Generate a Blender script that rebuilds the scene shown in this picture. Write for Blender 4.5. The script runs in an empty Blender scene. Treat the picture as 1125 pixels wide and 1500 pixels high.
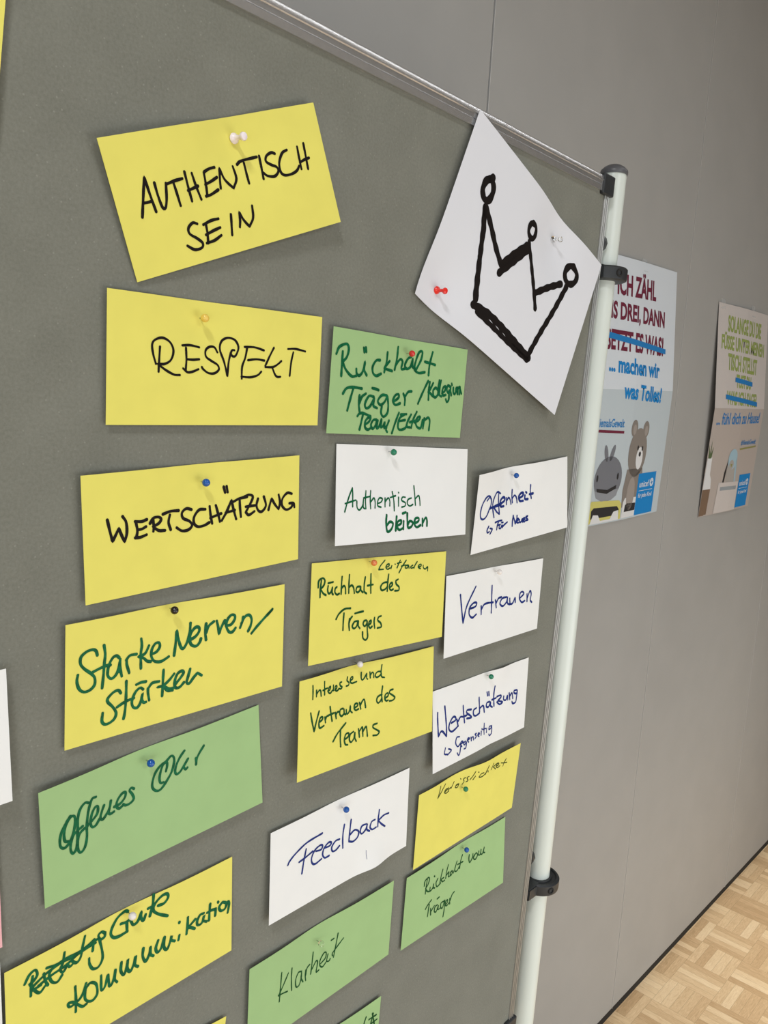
import bpy, bmesh, math, random
from mathutils import Matrix, Vector

scene = bpy.context.scene
COL = scene.collection
PI = math.pi

# ------------------------------------------------------------------ camera
# World: X along the wall, Y into the wall (its face is Y = 0), Z up, floor Z = 0.
CAM_H = 1.671
CAM_Y = -0.865
F_PX = 1181.13
CAM_RIGHT = (0.677426, -0.733182, 0.059482)
CAM_UP = (0.055001, 0.131123, 0.989839)
CAM_FWD = (0.733531, 0.667272, -0.129152)
BOARD_ROT = ((0.999993, -0.002155, 0.003002), (0.002219, 0.999764, -0.021604), (-0.002955, 0.02161, 0.999762))
BOARD_DIST = 0.53819

cam_data = bpy.data.cameras.new('camera')
cam = bpy.data.objects.new('camera', cam_data)
COL.objects.link(cam)
cam_data.sensor_fit = 'VERTICAL'
cam_data.sensor_height = 24.0
cam_data.lens = 24.0 * F_PX / 1500.0
cam_data.clip_start = 0.02
r, u, w = Vector(CAM_RIGHT), Vector(CAM_UP), Vector(CAM_FWD)
cam.matrix_world = Matrix(((r.x, u.x, -w.x, 0), (r.y, u.y, -w.y, CAM_Y), (r.z, u.z, -w.z, CAM_H), (0, 0, 0, 1)))
scene.camera = cam

# ------------------------------------------------------------------ light
scene.view_settings.view_transform = 'Standard'
scene.view_settings.look = 'None'
scene.view_settings.exposure = -0.2
scene.view_settings.gamma = 1.0
scene.view_settings.use_curve_mapping = False
world = bpy.data.worlds.new('world')
scene.world = world
world.use_nodes = True
bg = world.node_tree.nodes['Background']
bg.inputs['Color'].default_value = (0.88, 0.95, 1.0, 1)
bg.inputs['Strength'].default_value = 0.15


def area_light(name, loc, target, sx, sy, power, color):
    d = bpy.data.lights.new(name, 'AREA')
    d.shape = 'RECTANGLE'
    d.size, d.size_y = sx, sy
    d.energy = power
    d.color = color
    o = bpy.data.objects.new(name, d)
    COL.objects.link(o)
    o.location = loc
    o.rotation_euler = (Vector(target) - Vector(loc)).to_track_quat('-Z', 'Y').to_euler()
    return o


area_light('ceiling_light', (-0.55, -1.05, 2.95), (-0.55, -1.05, 0), 0.14, 0.30, 21, (0.95, 0.97, 1.0))
area_light('ceiling_light', (0.3, -3.4, 2.95), (0.3, -3.4, 0), 1.5, 0.5, 50, (0.93, 0.97, 1.0))
area_light('window_and_fill_light', (-1.9, -3.1, 0.95), (1.0, 0.0, 0.5), 2.8, 1.6, 50, (0.88, 0.95, 1.0))
area_light('window_and_fill_light', (1.5, -2.3, 0.75), (1.3, 0.0, 0.25), 2.0, 1.3, 28, (0.93, 0.97, 1.0))  # added fill light, no known window; lifts the lower board and wall
area_light('rail_highlight_light', (1.8, -1.10, 2.95), (1.8, -1.10, 0), 2.4, 0.07, 4.5, (0.95, 0.97, 1.0))  # added lamp, placed so its reflection makes the top rail highlight
floor_fill = area_light('floor_fill_light', (2.75, -0.85, 2.95), (2.75, -0.85, 0), 0.35, 0.35, 7.5, (1.0, 0.96, 0.90))  # added narrow-beam fill, brightens the floor and lower wall at the right
floor_fill.data.spread = math.radians(55)

# ------------------------------------------------------------------ materials


def new_mat(name):
    m = bpy.data.materials.new(name)
    m.use_nodes = True
    nt = m.node_tree
    return m, nt, nt.nodes['Principled BSDF']


def plain(name, col, rough=0.5, metal=0.0, mottled=0.0, scale=60.0, bump=0.0, bump_scale=300.0, transmission=0.0, spec=0.5):
    """A procedural surface: base colour with faint noise mottling and a fine bump."""
    m, nt, b = new_mat(name)
    b.inputs['Base Color'].default_value = (*col, 1)
    b.inputs['Roughness'].default_value = rough
    b.inputs['Metallic'].default_value = metal
    b.inputs['Specular IOR Level'].default_value = spec
    b.inputs['Transmission Weight'].default_value = transmission
    tc = nt.nodes.new('ShaderNodeTexCoord')
    if mottled:
        n = nt.nodes.new('ShaderNodeTexNoise')
        n.inputs['Scale'].default_value = scale
        n.inputs['Detail'].default_value = 5
        ramp = nt.nodes.new('ShaderNodeValToRGB')
        ramp.color_ramp.elements[0].position = 0.3
        ramp.color_ramp.elements[1].position = 0.7
        ramp.color_ramp.elements[0].color = (*[c * (1 - mottled) for c in col], 1)
        ramp.color_ramp.elements[1].color = (*[min(1, c * (1 + mottled)) for c in col], 1)
        nt.links.new(tc.outputs['Object'], n.inputs['Vector'])
        nt.links.new(n.outputs['Fac'], ramp.inputs['Fac'])
        nt.links.new(ramp.outputs['Color'], b.inputs['Base Color'])
    if bump:
        n2 = nt.nodes.new('ShaderNodeTexNoise')
        n2.inputs['Scale'].default_value = bump_scale
        n2.inputs['Detail'].default_value = 3
        bp = nt.nodes.new('ShaderNodeBump')
        bp.inputs['Strength'].default_value = bump
        bp.inputs['Distance'].default_value = 0.001
        nt.links.new(tc.outputs['Object'], n2.inputs['Vector'])
        nt.links.new(n2.outputs['Fac'], bp.inputs['Height'])
        nt.links.new(bp.outputs['Normal'], b.inputs['Normal'])
    return m


def felt_material():
    m, nt, b = new_mat('grey_felt')
    N, Lk = nt.nodes, nt.links
    tc = N.new('ShaderNodeTexCoord')
    fine = N.new('ShaderNodeTexNoise')
    fine.inputs['Scale'].default_value = 420
    fine.inputs['Detail'].default_value = 6
    fine.inputs['Roughness'].default_value = 0.7
    broad = N.new('ShaderNodeTexNoise')
    broad.inputs['Scale'].default_value = 22
    broad.inputs['Detail'].default_value = 4
    Lk.new(tc.outputs['Object'], fine.inputs['Vector'])
    Lk.new(tc.outputs['Object'], broad.inputs['Vector'])
    mix = N.new('ShaderNodeMath')
    mix.operation = 'MULTIPLY_ADD'
    mix.inputs[1].default_value = 0.7
    Lk.new(fine.outputs['Fac'], mix.inputs[0])
    sc = N.new('ShaderNodeMath')
    sc.operation = 'MULTIPLY'
    sc.inputs[1].default_value = 0.3
    Lk.new(broad.outputs['Fac'], sc.inputs[0])
    Lk.new(sc.outputs[0], mix.inputs[2])
    ramp = N.new('ShaderNodeValToRGB')
    ramp.color_ramp.elements[0].position = 0.33
    ramp.color_ramp.elements[1].position = 0.68
    ramp.color_ramp.elements[0].color = (0.150, 0.150, 0.122, 1)
    ramp.color_ramp.elements[1].color = (0.212, 0.212, 0.176, 1)
    Lk.new(mix.outputs[0], ramp.inputs['Fac'])
    # stray pale fibres
    fib = N.new('ShaderNodeTexVoronoi')
    fib.inputs['Scale'].default_value = 150
    Lk.new(tc.outputs['Object'], fib.inputs['Vector'])
    lt = N.new('ShaderNodeMath')
    lt.operation = 'LESS_THAN'
    lt.inputs[1].default_value = 0.10
    Lk.new(fib.outputs['Distance'], lt.inputs[0])
    fm = N.new('ShaderNodeMix')
    fm.data_type = 'RGBA'
    Lk.new(ramp.outputs['Color'], fm.inputs['A'])
    fm.inputs['B'].default_value = (0.285, 0.283, 0.240, 1)
    s2 = N.new('ShaderNodeMath')
    s2.operation = 'MULTIPLY'
    s2.inputs[1].default_value = 0.45
    Lk.new(lt.outputs[0], s2.inputs[0])
    Lk.new(s2.outputs[0], fm.inputs['Factor'])
    Lk.new(fm.outputs['Result'], b.inputs['Base Color'])
    b.inputs['Roughness'].default_value = 0.95
    b.inputs['Specular IOR Level'].default_value = 0.15
    b.inputs['Sheen Weight'].default_value = 0.15
    bp = N.new('ShaderNodeBump')
    bp.inputs['Strength'].default_value = 0.25
    bp.inputs['Distance'].default_value = 0.0006
    Lk.new(fine.outputs['Fac'], bp.inputs['Height'])
    Lk.new(bp.outputs['Normal'], b.inputs['Normal'])
    return m


def parquet_material():
    """Mosaic parquet: square blocks of five narrow slats, the direction alternating."""
    m, nt, b = new_mat('mosaic_parquet')
    N, Lk = nt.nodes, nt.links

    def math_node(op, a, c=None, d=None):
        n = N.new('ShaderNodeMath')
        n.operation = op
        for i, v in enumerate((a, c, d)):
            if v is None:
                continue
            if isinstance(v, (int, float)):
                n.inputs[i].default_value = v
            else:
                Lk.new(v, n.inputs[i])
        return n.outputs[0]

    geo = N.new('ShaderNodeNewGeometry')
    sep = N.new('ShaderNodeSeparateXYZ')
    Lk.new(geo.outputs['Position'], sep.inputs[0])
    T = TILE
    x = math_node('DIVIDE', math_node('SUBTRACT', sep.outputs['X'], TILE_X0), T)
    y = math_node('DIVIDE', math_node('SUBTRACT', sep.outputs['Y'], TILE_Y0), T)
    cx, cy = math_node('FLOOR', x), math_node('FLOOR', y)
    fx, fy = math_node('FRACT', x), math_node('FRACT', y)
    par = math_node('FLOORED_MODULO', math_node('ADD', cx, cy), 2.0)
    # slat coordinate across (s) and along (l)
    inv = math_node('SUBTRACT', 1.0, par)
    s = math_node('ADD', math_node('MULTIPLY', fx, inv), math_node('MULTIPLY', fy, par))
    l = math_node('ADD', math_node('MULTIPLY', fy, inv), math_node('MULTIPLY', fx, par))
    s5 = math_node('MULTIPLY', s, 5.0)
    sid = math_node('FLOOR', s5)
    sf = math_node('FRACT', s5)
    comb = N.new('ShaderNodeCombineXYZ')
    Lk.new(cx, comb.inputs[0])
    Lk.new(cy, comb.inputs[1])
    Lk.new(sid, comb.inputs[2])
    wn = N.new('ShaderNodeTexWhiteNoise')
    wn.noise_dimensions = '3D'
    Lk.new(comb.outputs[0], wn.inputs['Vector'])
    # grain, stretched along the slat
    gc = N.new('ShaderNodeCombineXYZ')
    Lk.new(math_node('MULTIPLY', s, 26.0), gc.inputs[0])
    Lk.new(math_node('ADD', math_node('MULTIPLY', l, 3.0), math_node('MULTIPLY', wn.outputs['Value'], 40.0)), gc.inputs[1])
    Lk.new(math_node('ADD', math_node('MULTIPLY', cx, 7.3), math_node('MULTIPLY', cy, 3.1)), gc.inputs[2])
    gn = N.new('ShaderNodeTexNoise')
    gn.inputs['Scale'].default_value = 1.0
    gn.inputs['Detail'].default_value = 5
    gn.inputs['Distortion'].default_value = 2.2
    Lk.new(gc.outputs[0], gn.inputs['Vector'])
    fac = math_node('ADD', math_node('MULTIPLY', wn.outputs['Value'], 0.42), math_node('MULTIPLY', gn.outputs['Fac'], 0.58))
    ramp = N.new('ShaderNodeValToRGB')
    e = ramp.color_ramp.elements
    e[0].position, e[0].color = 0.15, (0.50, 0.31, 0.155, 1)
    e[1].position, e[1].color = 0.85, (0.95, 0.76, 0.50, 1)
    k = e.new(0.45)
    k.color = (0.70, 0.49, 0.275, 1)
    k = e.new(0.62)
    k.color = (0.82, 0.61, 0.365, 1)
    Lk.new(fac, ramp.inputs['Fac'])
    # joints between slats and between blocks
    edge = math_node('MINIMUM', sf, math_node('SUBTRACT', 1.0, sf))
    edge_l = math_node('MULTIPLY', math_node('MINIMUM', l, math_node('SUBTRACT', 1.0, l)), 5.0)
    gap = math_node('LESS_THAN', math_node('MINIMUM', edge, edge_l), 0.022)
    mix = N.new('ShaderNodeMix')
    mix.data_type = 'RGBA'
    Lk.new(math_node('MULTIPLY', gap, 0.4), mix.inputs['Factor'])
    Lk.new(ramp.outputs['Color'], mix.inputs['A'])
    mix.inputs['B'].default_value = (0.25, 0.15, 0.075, 1)
    Lk.new(mix.outputs['Result'], b.inputs['Base Color'])
    b.inputs['Roughness'].default_value = 0.42
    b.inputs['Specular IOR Level'].default_value = 0.35
    return m


TILE, TILE_X0, TILE_Y0 = 0.126, 2.313, -0.178
M = {
    'felt': felt_material(),
    'parquet': parquet_material(),
    'wall': plain('grey_laminate', (0.372, 0.362, 0.342), 0.55, mottled=0.03, scale=8, bump=0.12, bump_scale=700, spec=0.35),
    'wall_edge': plain('pale_panel_edge', (0.50, 0.49, 0.47), 0.4),
    'dark_gap': plain('shade_and_screw_black', (0.012, 0.011, 0.010), 0.8),  # black for the painted shade under the wall, and for the clamp screws
    'side_wall': plain('brown_side_wall', (0.16, 0.13, 0.10), 0.7, mottled=0.05),
    'ceiling': plain('white_ceiling', (0.36, 0.35, 0.34), 0.9, mottled=0.03, scale=20),
    'alu': plain('brushed_aluminium', (0.70, 0.70, 0.70), 0.25, metal=0.85, mottled=0.04, scale=200),
    'alu_side': plain('dimmed_aluminium', (0.46, 0.455, 0.43), 0.4, metal=0.8, mottled=0.04, scale=200),  # darker copy of the rail aluminium, toned down to hold back its highlights
    'pole': plain('light_grey_lacquer', (0.67, 0.71, 0.65), 0.32, mottled=0.015, scale=12, spec=0.45),
    'black': plain('black_plastic', (0.022, 0.024, 0.026), 0.45, bump=0.1),
    'cap': plain('dark_grey_plastic', (0.10, 0.10, 0.105), 0.35),
    'steel': plain('needle_steel', (0.55, 0.55, 0.56), 0.25, metal=1.0),
    'yellow': plain('yellow_card', (0.745, 0.675, 0.140), 0.75, mottled=0.025, scale=35, bump=0.05, spec=0.25),
    'green': plain('green_card', (0.325, 0.490, 0.215), 0.75, mottled=0.025, scale=35, bump=0.05, spec=0.25),
    'white': plain('white_card', (0.79, 0.785, 0.765), 0.7, mottled=0.012, scale=30, bump=0.04, spec=0.3),
    'sheet': plain('white_paper_sheet', (0.70, 0.70, 0.73), 0.65, mottled=0.012, scale=12, bump=0.04, spec=0.3),
    'pink': plain('pink_card', (0.80, 0.42, 0.44), 0.75, mottled=0.02, spec=0.25),
    'ink_black': plain('black_marker_ink', (0.010, 0.007, 0.006), 0.6, spec=0.12),
    'ink_green': plain('green_marker_ink', (0.004, 0.105, 0.038), 0.5, mottled=0.35, scale=350, spec=0.12),
    'ink_dark green': plain('dark_green_marker_ink', (0.006, 0.070, 0.016), 0.5, mottled=0.3, scale=350, spec=0.12),
    'ink_olive': plain('faded_marker_ink', (0.045, 0.065, 0.010), 0.5, mottled=0.2, scale=350, spec=0.12),
    'ink_blue': plain('blue_marker_ink', (0.012, 0.028, 0.175), 0.5, mottled=0.3, scale=350, spec=0.12),
}
for nm, c in dict(yellow=(0.80, 0.55, 0.10), blue=(0.004, 0.085, 0.36), black=(0.012, 0.008, 0.006), white=(0.82, 0.76, 0.72),
                  red=(0.62, 0.025, 0.022), green=(0.012, 0.20, 0.10), orange=(0.72, 0.20, 0.055)).items():
    M['pin_' + nm] = plain(nm + '_pin_plastic', c, 0.22, spec=0.6)
M['pin_clear'] = plain('clear_pin_plastic', (0.97, 0.98, 0.97), 0.05, transmission=1.0)
M['push_white'] = plain('white_push_pin_plastic', (0.86, 0.76, 0.78), 0.25)
M['push_red'] = plain('red_push_pin_plastic', (0.80, 0.030, 0.018), 0.25)
M['push_clear'] = M['pin_clear']
for nm, c in dict(p_white=(0.66, 0.70, 0.74), p_beige=(0.60, 0.55, 0.52), p_white_shaded=(0.50, 0.56, 0.59), p_wine=(0.16, 0.020, 0.045),
                  p_blue=(0.010, 0.22, 0.56), p_cyan=(0.020, 0.20, 0.50), p_lime=(0.30, 0.37, 0.10), p_bear=(0.235, 0.205, 0.18),
                  p_bearlight=(0.33, 0.29, 0.26), p_whale=(0.175, 0.18, 0.20), p_whalelight=(0.27, 0.28, 0.30), p_dark=(0.030, 0.028, 0.028),
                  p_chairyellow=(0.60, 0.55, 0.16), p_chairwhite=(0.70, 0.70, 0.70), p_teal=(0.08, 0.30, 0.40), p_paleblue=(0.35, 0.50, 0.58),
                  p_grass=(0.10, 0.14, 0.06), p_wood=(0.20, 0.13, 0.085), p_olive=(0.28, 0.27, 0.09), p_grey=(0.40, 0.37, 0.34),
                  p_shade=(0.30, 0.33, 0.35), p_beige_shaded=(0.46, 0.40, 0.36)).items():
    M[nm] = plain('print_' + nm[2:], c, 0.5, spec=0.35)
m_tape, nt_, b_ = new_mat('clear_tape')
b_.inputs['Base Color'].default_value = (0.85, 0.86, 0.84, 1)
b_.inputs['Roughness'].default_value = 0.15
b_.inputs['Alpha'].default_value = 0.25
M['tape'] = m_tape

# ------------------------------------------------------------------ helpers


def link(name, me, mat=None, parent=None, matrix=None, smooth=False):
    if mat is not None:
        me.materials.append(mat)
    if smooth:
        for p in me.polygons:
            p.use_smooth = True
    o = bpy.data.objects.new(name, me)
    COL.objects.link(o)
    if parent is not None:
        o.parent = parent
    if matrix is not None:
        o.matrix_basis = matrix
    return o


def from_bm(name, bm, mat, parent=None, matrix=None, smooth=False):
    bmesh.ops.recalc_face_normals(bm, faces=bm.faces)
    me = bpy.data.meshes.new(name)
    bm.to_mesh(me)
    bm.free()
    return link(name, me, mat, parent, matrix, smooth)


def tag(o, label=None, cat=None, group=None, kind=None):
    if label:
        o['label'] = label
    if cat:
        o['category'] = cat
    if group:
        o['group'] = group
    if kind:
        o['kind'] = kind
    return o


def empty(name, matrix):
    o = bpy.data.objects.new(name, None)
    COL.objects.link(o)
    o.empty_display_size = 0.02
    o.matrix_world = matrix
    return o


def add_box(bm, x0, x1, y0, y1, z0, z1):
    v = [bm.verts.new((x, y, z)) for z in (z0, z1) for y in (y0, y1) for x in (x0, x1)]
    for f in ((0, 2, 3, 1), (4, 5, 7, 6), (0, 1, 5, 4), (2, 6, 7, 3), (0, 4, 6, 2), (1, 3, 7, 5)):
        bm.faces.new([v[i] for i in f])


def box(name, x0, x1, y0, y1, z0, z1, mat, parent=None, bevel=0.0):
    bm = bmesh.new()
    add_box(bm, x0, x1, y0, y1, z0, z1)
    if bevel:
        bmesh.ops.bevel(bm, geom=bm.edges[:] + bm.verts[:], offset=bevel, segments=3, affect='EDGES', profile=0.5)
    return from_bm(name, bm, mat, parent, smooth=False)


def add_lathe(bm, prof, M4, seg=28):
    """prof: list of (radius, height) revolved about local +Z, then placed by M4."""
    rings = []
    for rr, h in prof:
        if rr < 1e-6:
            rings.append([bm.verts.new(M4 @ Vector((0, 0, h)))])
        else:
            rings.append([bm.verts.new(M4 @ Vector((rr * math.cos(2 * PI * k / seg), rr * math.sin(2 * PI * k / seg), h))) for k in range(seg)])
    for a, b in zip(rings, rings[1:]):
        for k in range(seg):
            k2 = (k + 1) % seg
            if len(a) == 1 and len(b) == 1:
                continue
            if len(a) == 1:
                bm.faces.new((a[0], b[k], b[k2]))
            elif len(b) == 1:
                bm.faces.new((a[k], a[k2], b[0]))
            else:
                bm.faces.new((a[k], a[k2], b[k2], b[k]))
    for ring in (rings[0], rings[-1]):
        if len(ring) > 2:
            bm.faces.new(ring)


def lathe(name, prof, M4, mat, parent=None, seg=28, matrix=None):
    bm = bmesh.new()
    add_lathe(bm, prof, M4, seg)
    o = from_bm(name, bm, mat, parent, matrix, smooth=True)
    me = o.data
    if hasattr(me, 'set_sharp_from_angle'):
        me.set_sharp_from_angle(angle=math.radians(40))
    return o


def axis_frame(p, d):
    d = Vector(d).normalized()
    return Matrix.Translation(Vector(p)) @ d.to_track_quat('Z', 'Y').to_matrix().to_4x4()


def smooth_stroke(txt, step=0.0006):
    """Control points in tenths of a millimetre; '*' keeps a corner sharp."""
    runs, cur = [], []
    for tok in txt.split():
        star = tok.endswith('*')
        a, b = tok.rstrip('*').split(',')
        cur.append(Vector((float(a) * 1e-4, float(b) * 1e-4)))
        if star:
            runs.append(cur)
            cur = [cur[-1].copy()]
    runs.append(cur)
    pts = []
    for run in runs:
        if len(run) < 2:
            continue
        n = len(run)
        for i in range(n - 1):
            p0 = run[i - 1] if i else run[0] * 2 - run[1]
            p1, p2 = run[i], run[i + 1]
            p3 = run[i + 2] if i + 2 < n else run[-1] * 2 - run[-2]
            k = max(2, int((p2 - p1).length / step))
            for j in range(k):
                t = j / k
                pts.append(0.5 * ((2 * p1) + (p2 - p0) * t + (2 * p0 - 5 * p1 + 4 * p2 - p3) * t * t + (3 * p1 - p0 - 3 * p2 + p3) * t ** 3))
        pts.append(run[-1].copy())
    out = [pts[0]]
    for p in pts[1:]:
        if (p - out[-1]).length > 2e-5:
            out.append(p)
    return out


def ribbon(bm, pts, wid, surf, off, rng):
    """A felt-pen line with round ends lying on the surface surf(s, t)."""
    n = len(pts)
    hw = wid / 2
    rows = []
    tan = []
    for i in range(n):
        a, b = pts[max(0, i - 1)], pts[min(n - 1, i + 1)]
        d = b - a
        tan.append(d.normalized() if d.length > 1e-9 else Vector((1, 0)))
    ph = rng.uniform(0, 6)
    path, tans, wds = [], [], []
    for k in (0, 1, 2):
        ang = PI / 2 * k / 3
        path.append(pts[0] - tan[0] * hw * math.cos(ang) * 0.9)
        tans.append(tan[0])
        wds.append(hw * max(0.25, math.sin(ang)))
    acc = 0.0
    for i in range(n):
        if i:
            acc += (pts[i] - pts[i - 1]).length
        path.append(pts[i])
        tans.append(tan[i])
        wds.append(hw * (1 + 0.10 * math.sin(ph + acc * 420)))
    for k in (2, 1, 0):
        ang = PI / 2 * k / 3
        path.append(pts[-1] + tan[-1] * hw * math.cos(ang) * 0.9)
        tans.append(tan[-1])
        wds.append(hw * max(0.25, math.sin(ang)))
    for p, t, h in zip(path, tans, wds):
        nrm = Vector((-t.y, t.x))
        row = []
        for q in (p + nrm * h, p - nrm * h):
            P = surf(q.x, q.y)
            row.append(bm.verts.new((P[0], P[1] - off, P[2])))
        rows.append(row)
    for a, b in zip(rows, rows[1:]):
        try:
            bm.faces.new((a[0], a[1], b[1], b[0]))
        except ValueError:
            pass


def sheet_bm(surf, s0, s1, t0, t1, ns, nt, thick=0.00025):
    bm = bmesh.new()
    lay = []
    for back in (0, 1):
        g = []
        for j in range(nt + 1):
            row = []
            for i in range(ns + 1):
                P = surf(s0 + (s1 - s0) * i / ns, t0 + (t1 - t0) * j / nt)
                row.append(bm.verts.new((P[0], P[1] + thick * back, P[2])))
            g.append(row)
        lay.append(g)
    for back, g in enumerate(lay):
        for j in range(nt):
            for i in range(ns):
                q = (g[j][i], g[j][i + 1], g[j + 1][i + 1], g[j + 1][i])
                bm.faces.new(q if not back else q[::-1])
    f, k = lay
    ring = [(0, i) for i in range(ns)] + [(j, ns) for j in range(nt)] + [(nt, i) for i in range(ns, 0, -1)] + [(j, 0) for j in range(nt, 0, -1)]
    for a, b in zip(ring, ring[1:] + ring[:1]):
        bm.faces.new((f[a[0]][a[1]], k[a[0]][a[1]], k[b[0]][b[1]], f[b[0]][b[1]]))
    return bm


# Everything fixed to the pinboard is given in board coordinates: X along the board, Y behind
# its felt face, Z up from camera height.  The board leans a little, so BOARD is its placement.
_T = Matrix([list(rw) for rw in BOARD_ROT]).to_4x4()
BOARD = Matrix.Translation((0, CAM_Y, CAM_H)) @ _T @ Matrix.Translation((0, BOARD_DIST, 0))

# ------------------------------------------------------------------ the setting
bm = bmesh.new()
add_box(bm, -3.5, 4.4, -5.5, 0.20, -0.05, 0.0)
tag(from_bm('floor', bm, M['parquet']), kind='structure', label='light mosaic parquet floor in square blocks of slats')

SEAMS = [-3.343, -2.468, -1.593, -0.718, 0.273, 1.148, 2.031, 2.900, 3.775, 4.4]
bm = bmesh.new()
for a, b in zip(SEAMS, SEAMS[1:]):
    add_box(bm, a + 0.0024, b - (0.0026 if b == 1.148 else 0.0004), 0.0, 0.05, 0.027, 3.0)
wall = tag(from_bm('wall_back', bm, M['wall']), kind='structure', label='grey partition wall of tall smooth panels')
for x in SEAMS[1:-1]:
    box('panel_edge', x + 0.0009, x + 0.0024, -0.0007, 0.045, 0.025, 2.998, M['wall_edge'], wall)
tag(box('gap_shade_1', -3.4, 4.4, 0.003, 0.06, 0.0, 0.0265, M['dark_gap']), kind='structure', label='black strip painting the shade in the gap under the partition wall')  # strip added as painted shade inside the open gap
tag(box('ceiling', -3.5, 4.4, -5.5, 0.20, 3.0, 3.05, M['ceiling']), kind='structure')
tag(box('wall_right', 4.4, 4.5, -5.5, 0.20, 0.0, 3.0, M['side_wall']), kind='structure')

# ------------------------------------------------------------------ pinboard on its stand
ZF = 1.675                      # board Z of the floor, negated
root = tag(empty('pinboard', BOARD @ Matrix.Translation((0, 0, -ZF))),
           'grey felt pinboard in an aluminium frame clamped to a pale grey pole', 'pinboard')
BL = -0.535                     # left edge of the board
FT, FB = 0.279, -0.892          # felt top and bottom


def lean(z):                    # the right rail is not quite square to the top rail
    return 0.0106 * (z - 0.28)


def shear(o):
    for v in o.data.vertices:
        if v.co.x > 0.9:
            v.co.x += lean(v.co.z - ZF)
    return o


def zb(z):
    return z + ZF


bm = bmesh.new()
add_box(bm, BL + 0.006, 0.968, 0.0, 0.016, zb(FB), zb(FT + 0.004))
shear(from_bm('felt_panel', bm, M['felt'], root))


def extrude_x(name, prof, x0, x1, mat):
    bm = bmesh.new()
    a = [bm.verts.new((x0, y, zb(z))) for y, z in prof]
    b = [bm.verts.new((x1, y, zb(z))) for y, z in prof]
    n = len(prof)
    for i in range(n):
        bm.faces.new((a[i], a[(i + 1) % n], b[(i + 1) % n], b[i]))
    bm.faces.new(a)
    bm.faces.new(b[::-1])
    o = from_bm(name, bm, mat, root, smooth=True)
    o.data.set_sharp_from_angle(angle=math.radians(32))
    return o


rail = [(0.019, 0.2785), (-0.0030, 0.2785), (-0.0030, 0.2848), (-0.0020, 0.2853), (-0.0030, 0.2858), (-0.0033, 0.2902),
        (-0.0046, 0.2908), (-0.0046, 0.2914), (-0.0034, 0.2920)]
yy = -0.0034
for k in range(8):              # gently rounded upper face of the profile
    rail.append((yy, 0.2926 + 0.0006 * k))
    yy += 0.0006 * math.tan(math.radians(4 + 2 * k))
rail += [(yy + 0.0008, 0.2977), (yy + 0.0020, 0.2985), (0.019, 0.2986)]
extrude_x('top_rail', rail, BL + 0.01, 0.957, M['alu'])
extrude_x('bottom_rail', [(y, FB + 0.279 - z) for y, z in rail], BL + 0.01, 0.957, M['alu'])


def side_rail(x0, x1):
    bm = bmesh.new()
    prof = [(x0, 0.019), (x0, 0.0)]
    nr = 3
    wr = (x1 - x0) / nr
    for k in range(nr):
        c = x0 + wr * (k + 0.5)
        for j in range(7):
            a = PI - PI * j / 6
            prof.append((c + wr * 0.24 * math.cos(a), 0.0005 - 0.0030 * math.sin(a)))
        if k < nr - 1:
            prof += [(c + wr * 0.36, 0.0060), (c + wr * 0.64, 0.0060)]
    prof += [(x1, 0.0), (x1, 0.019)]
    a = [bm.verts.new((x, y, zb(FB - 0.015))) for x, y in prof]
    b = [bm.verts.new((x, y, zb(0.288))) for x, y in prof]
    n = len(prof)
    for i in range(n):
        bm.faces.new((a[i], a[(i + 1) % n], b[(i + 1) % n], b[i]))
    bm.faces.new(a)
    bm.faces.new(b[::-1])
    return shear(from_bm('side_rail', bm, M['alu_side'], root))


side_rail(0.9670, 0.9797)
side_rail(BL, BL + 0.0127)
for x0, x1, z0, z1 in ((0.9565, 0.9845, 0.2750, 0.3005), (0.9565, 0.9845, FB - 0.022, FB + 0.003), (BL - 0.004, BL + 0.022, 0.2750, 0.3005), (BL - 0.004, BL + 0.022, FB - 0.022, FB + 0.003)):
    shear(box('corner_cap', x0, x1, -0.0055, 0.021, zb(z0), zb(z1), M['black'], root, bevel=0.0022))

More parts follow.
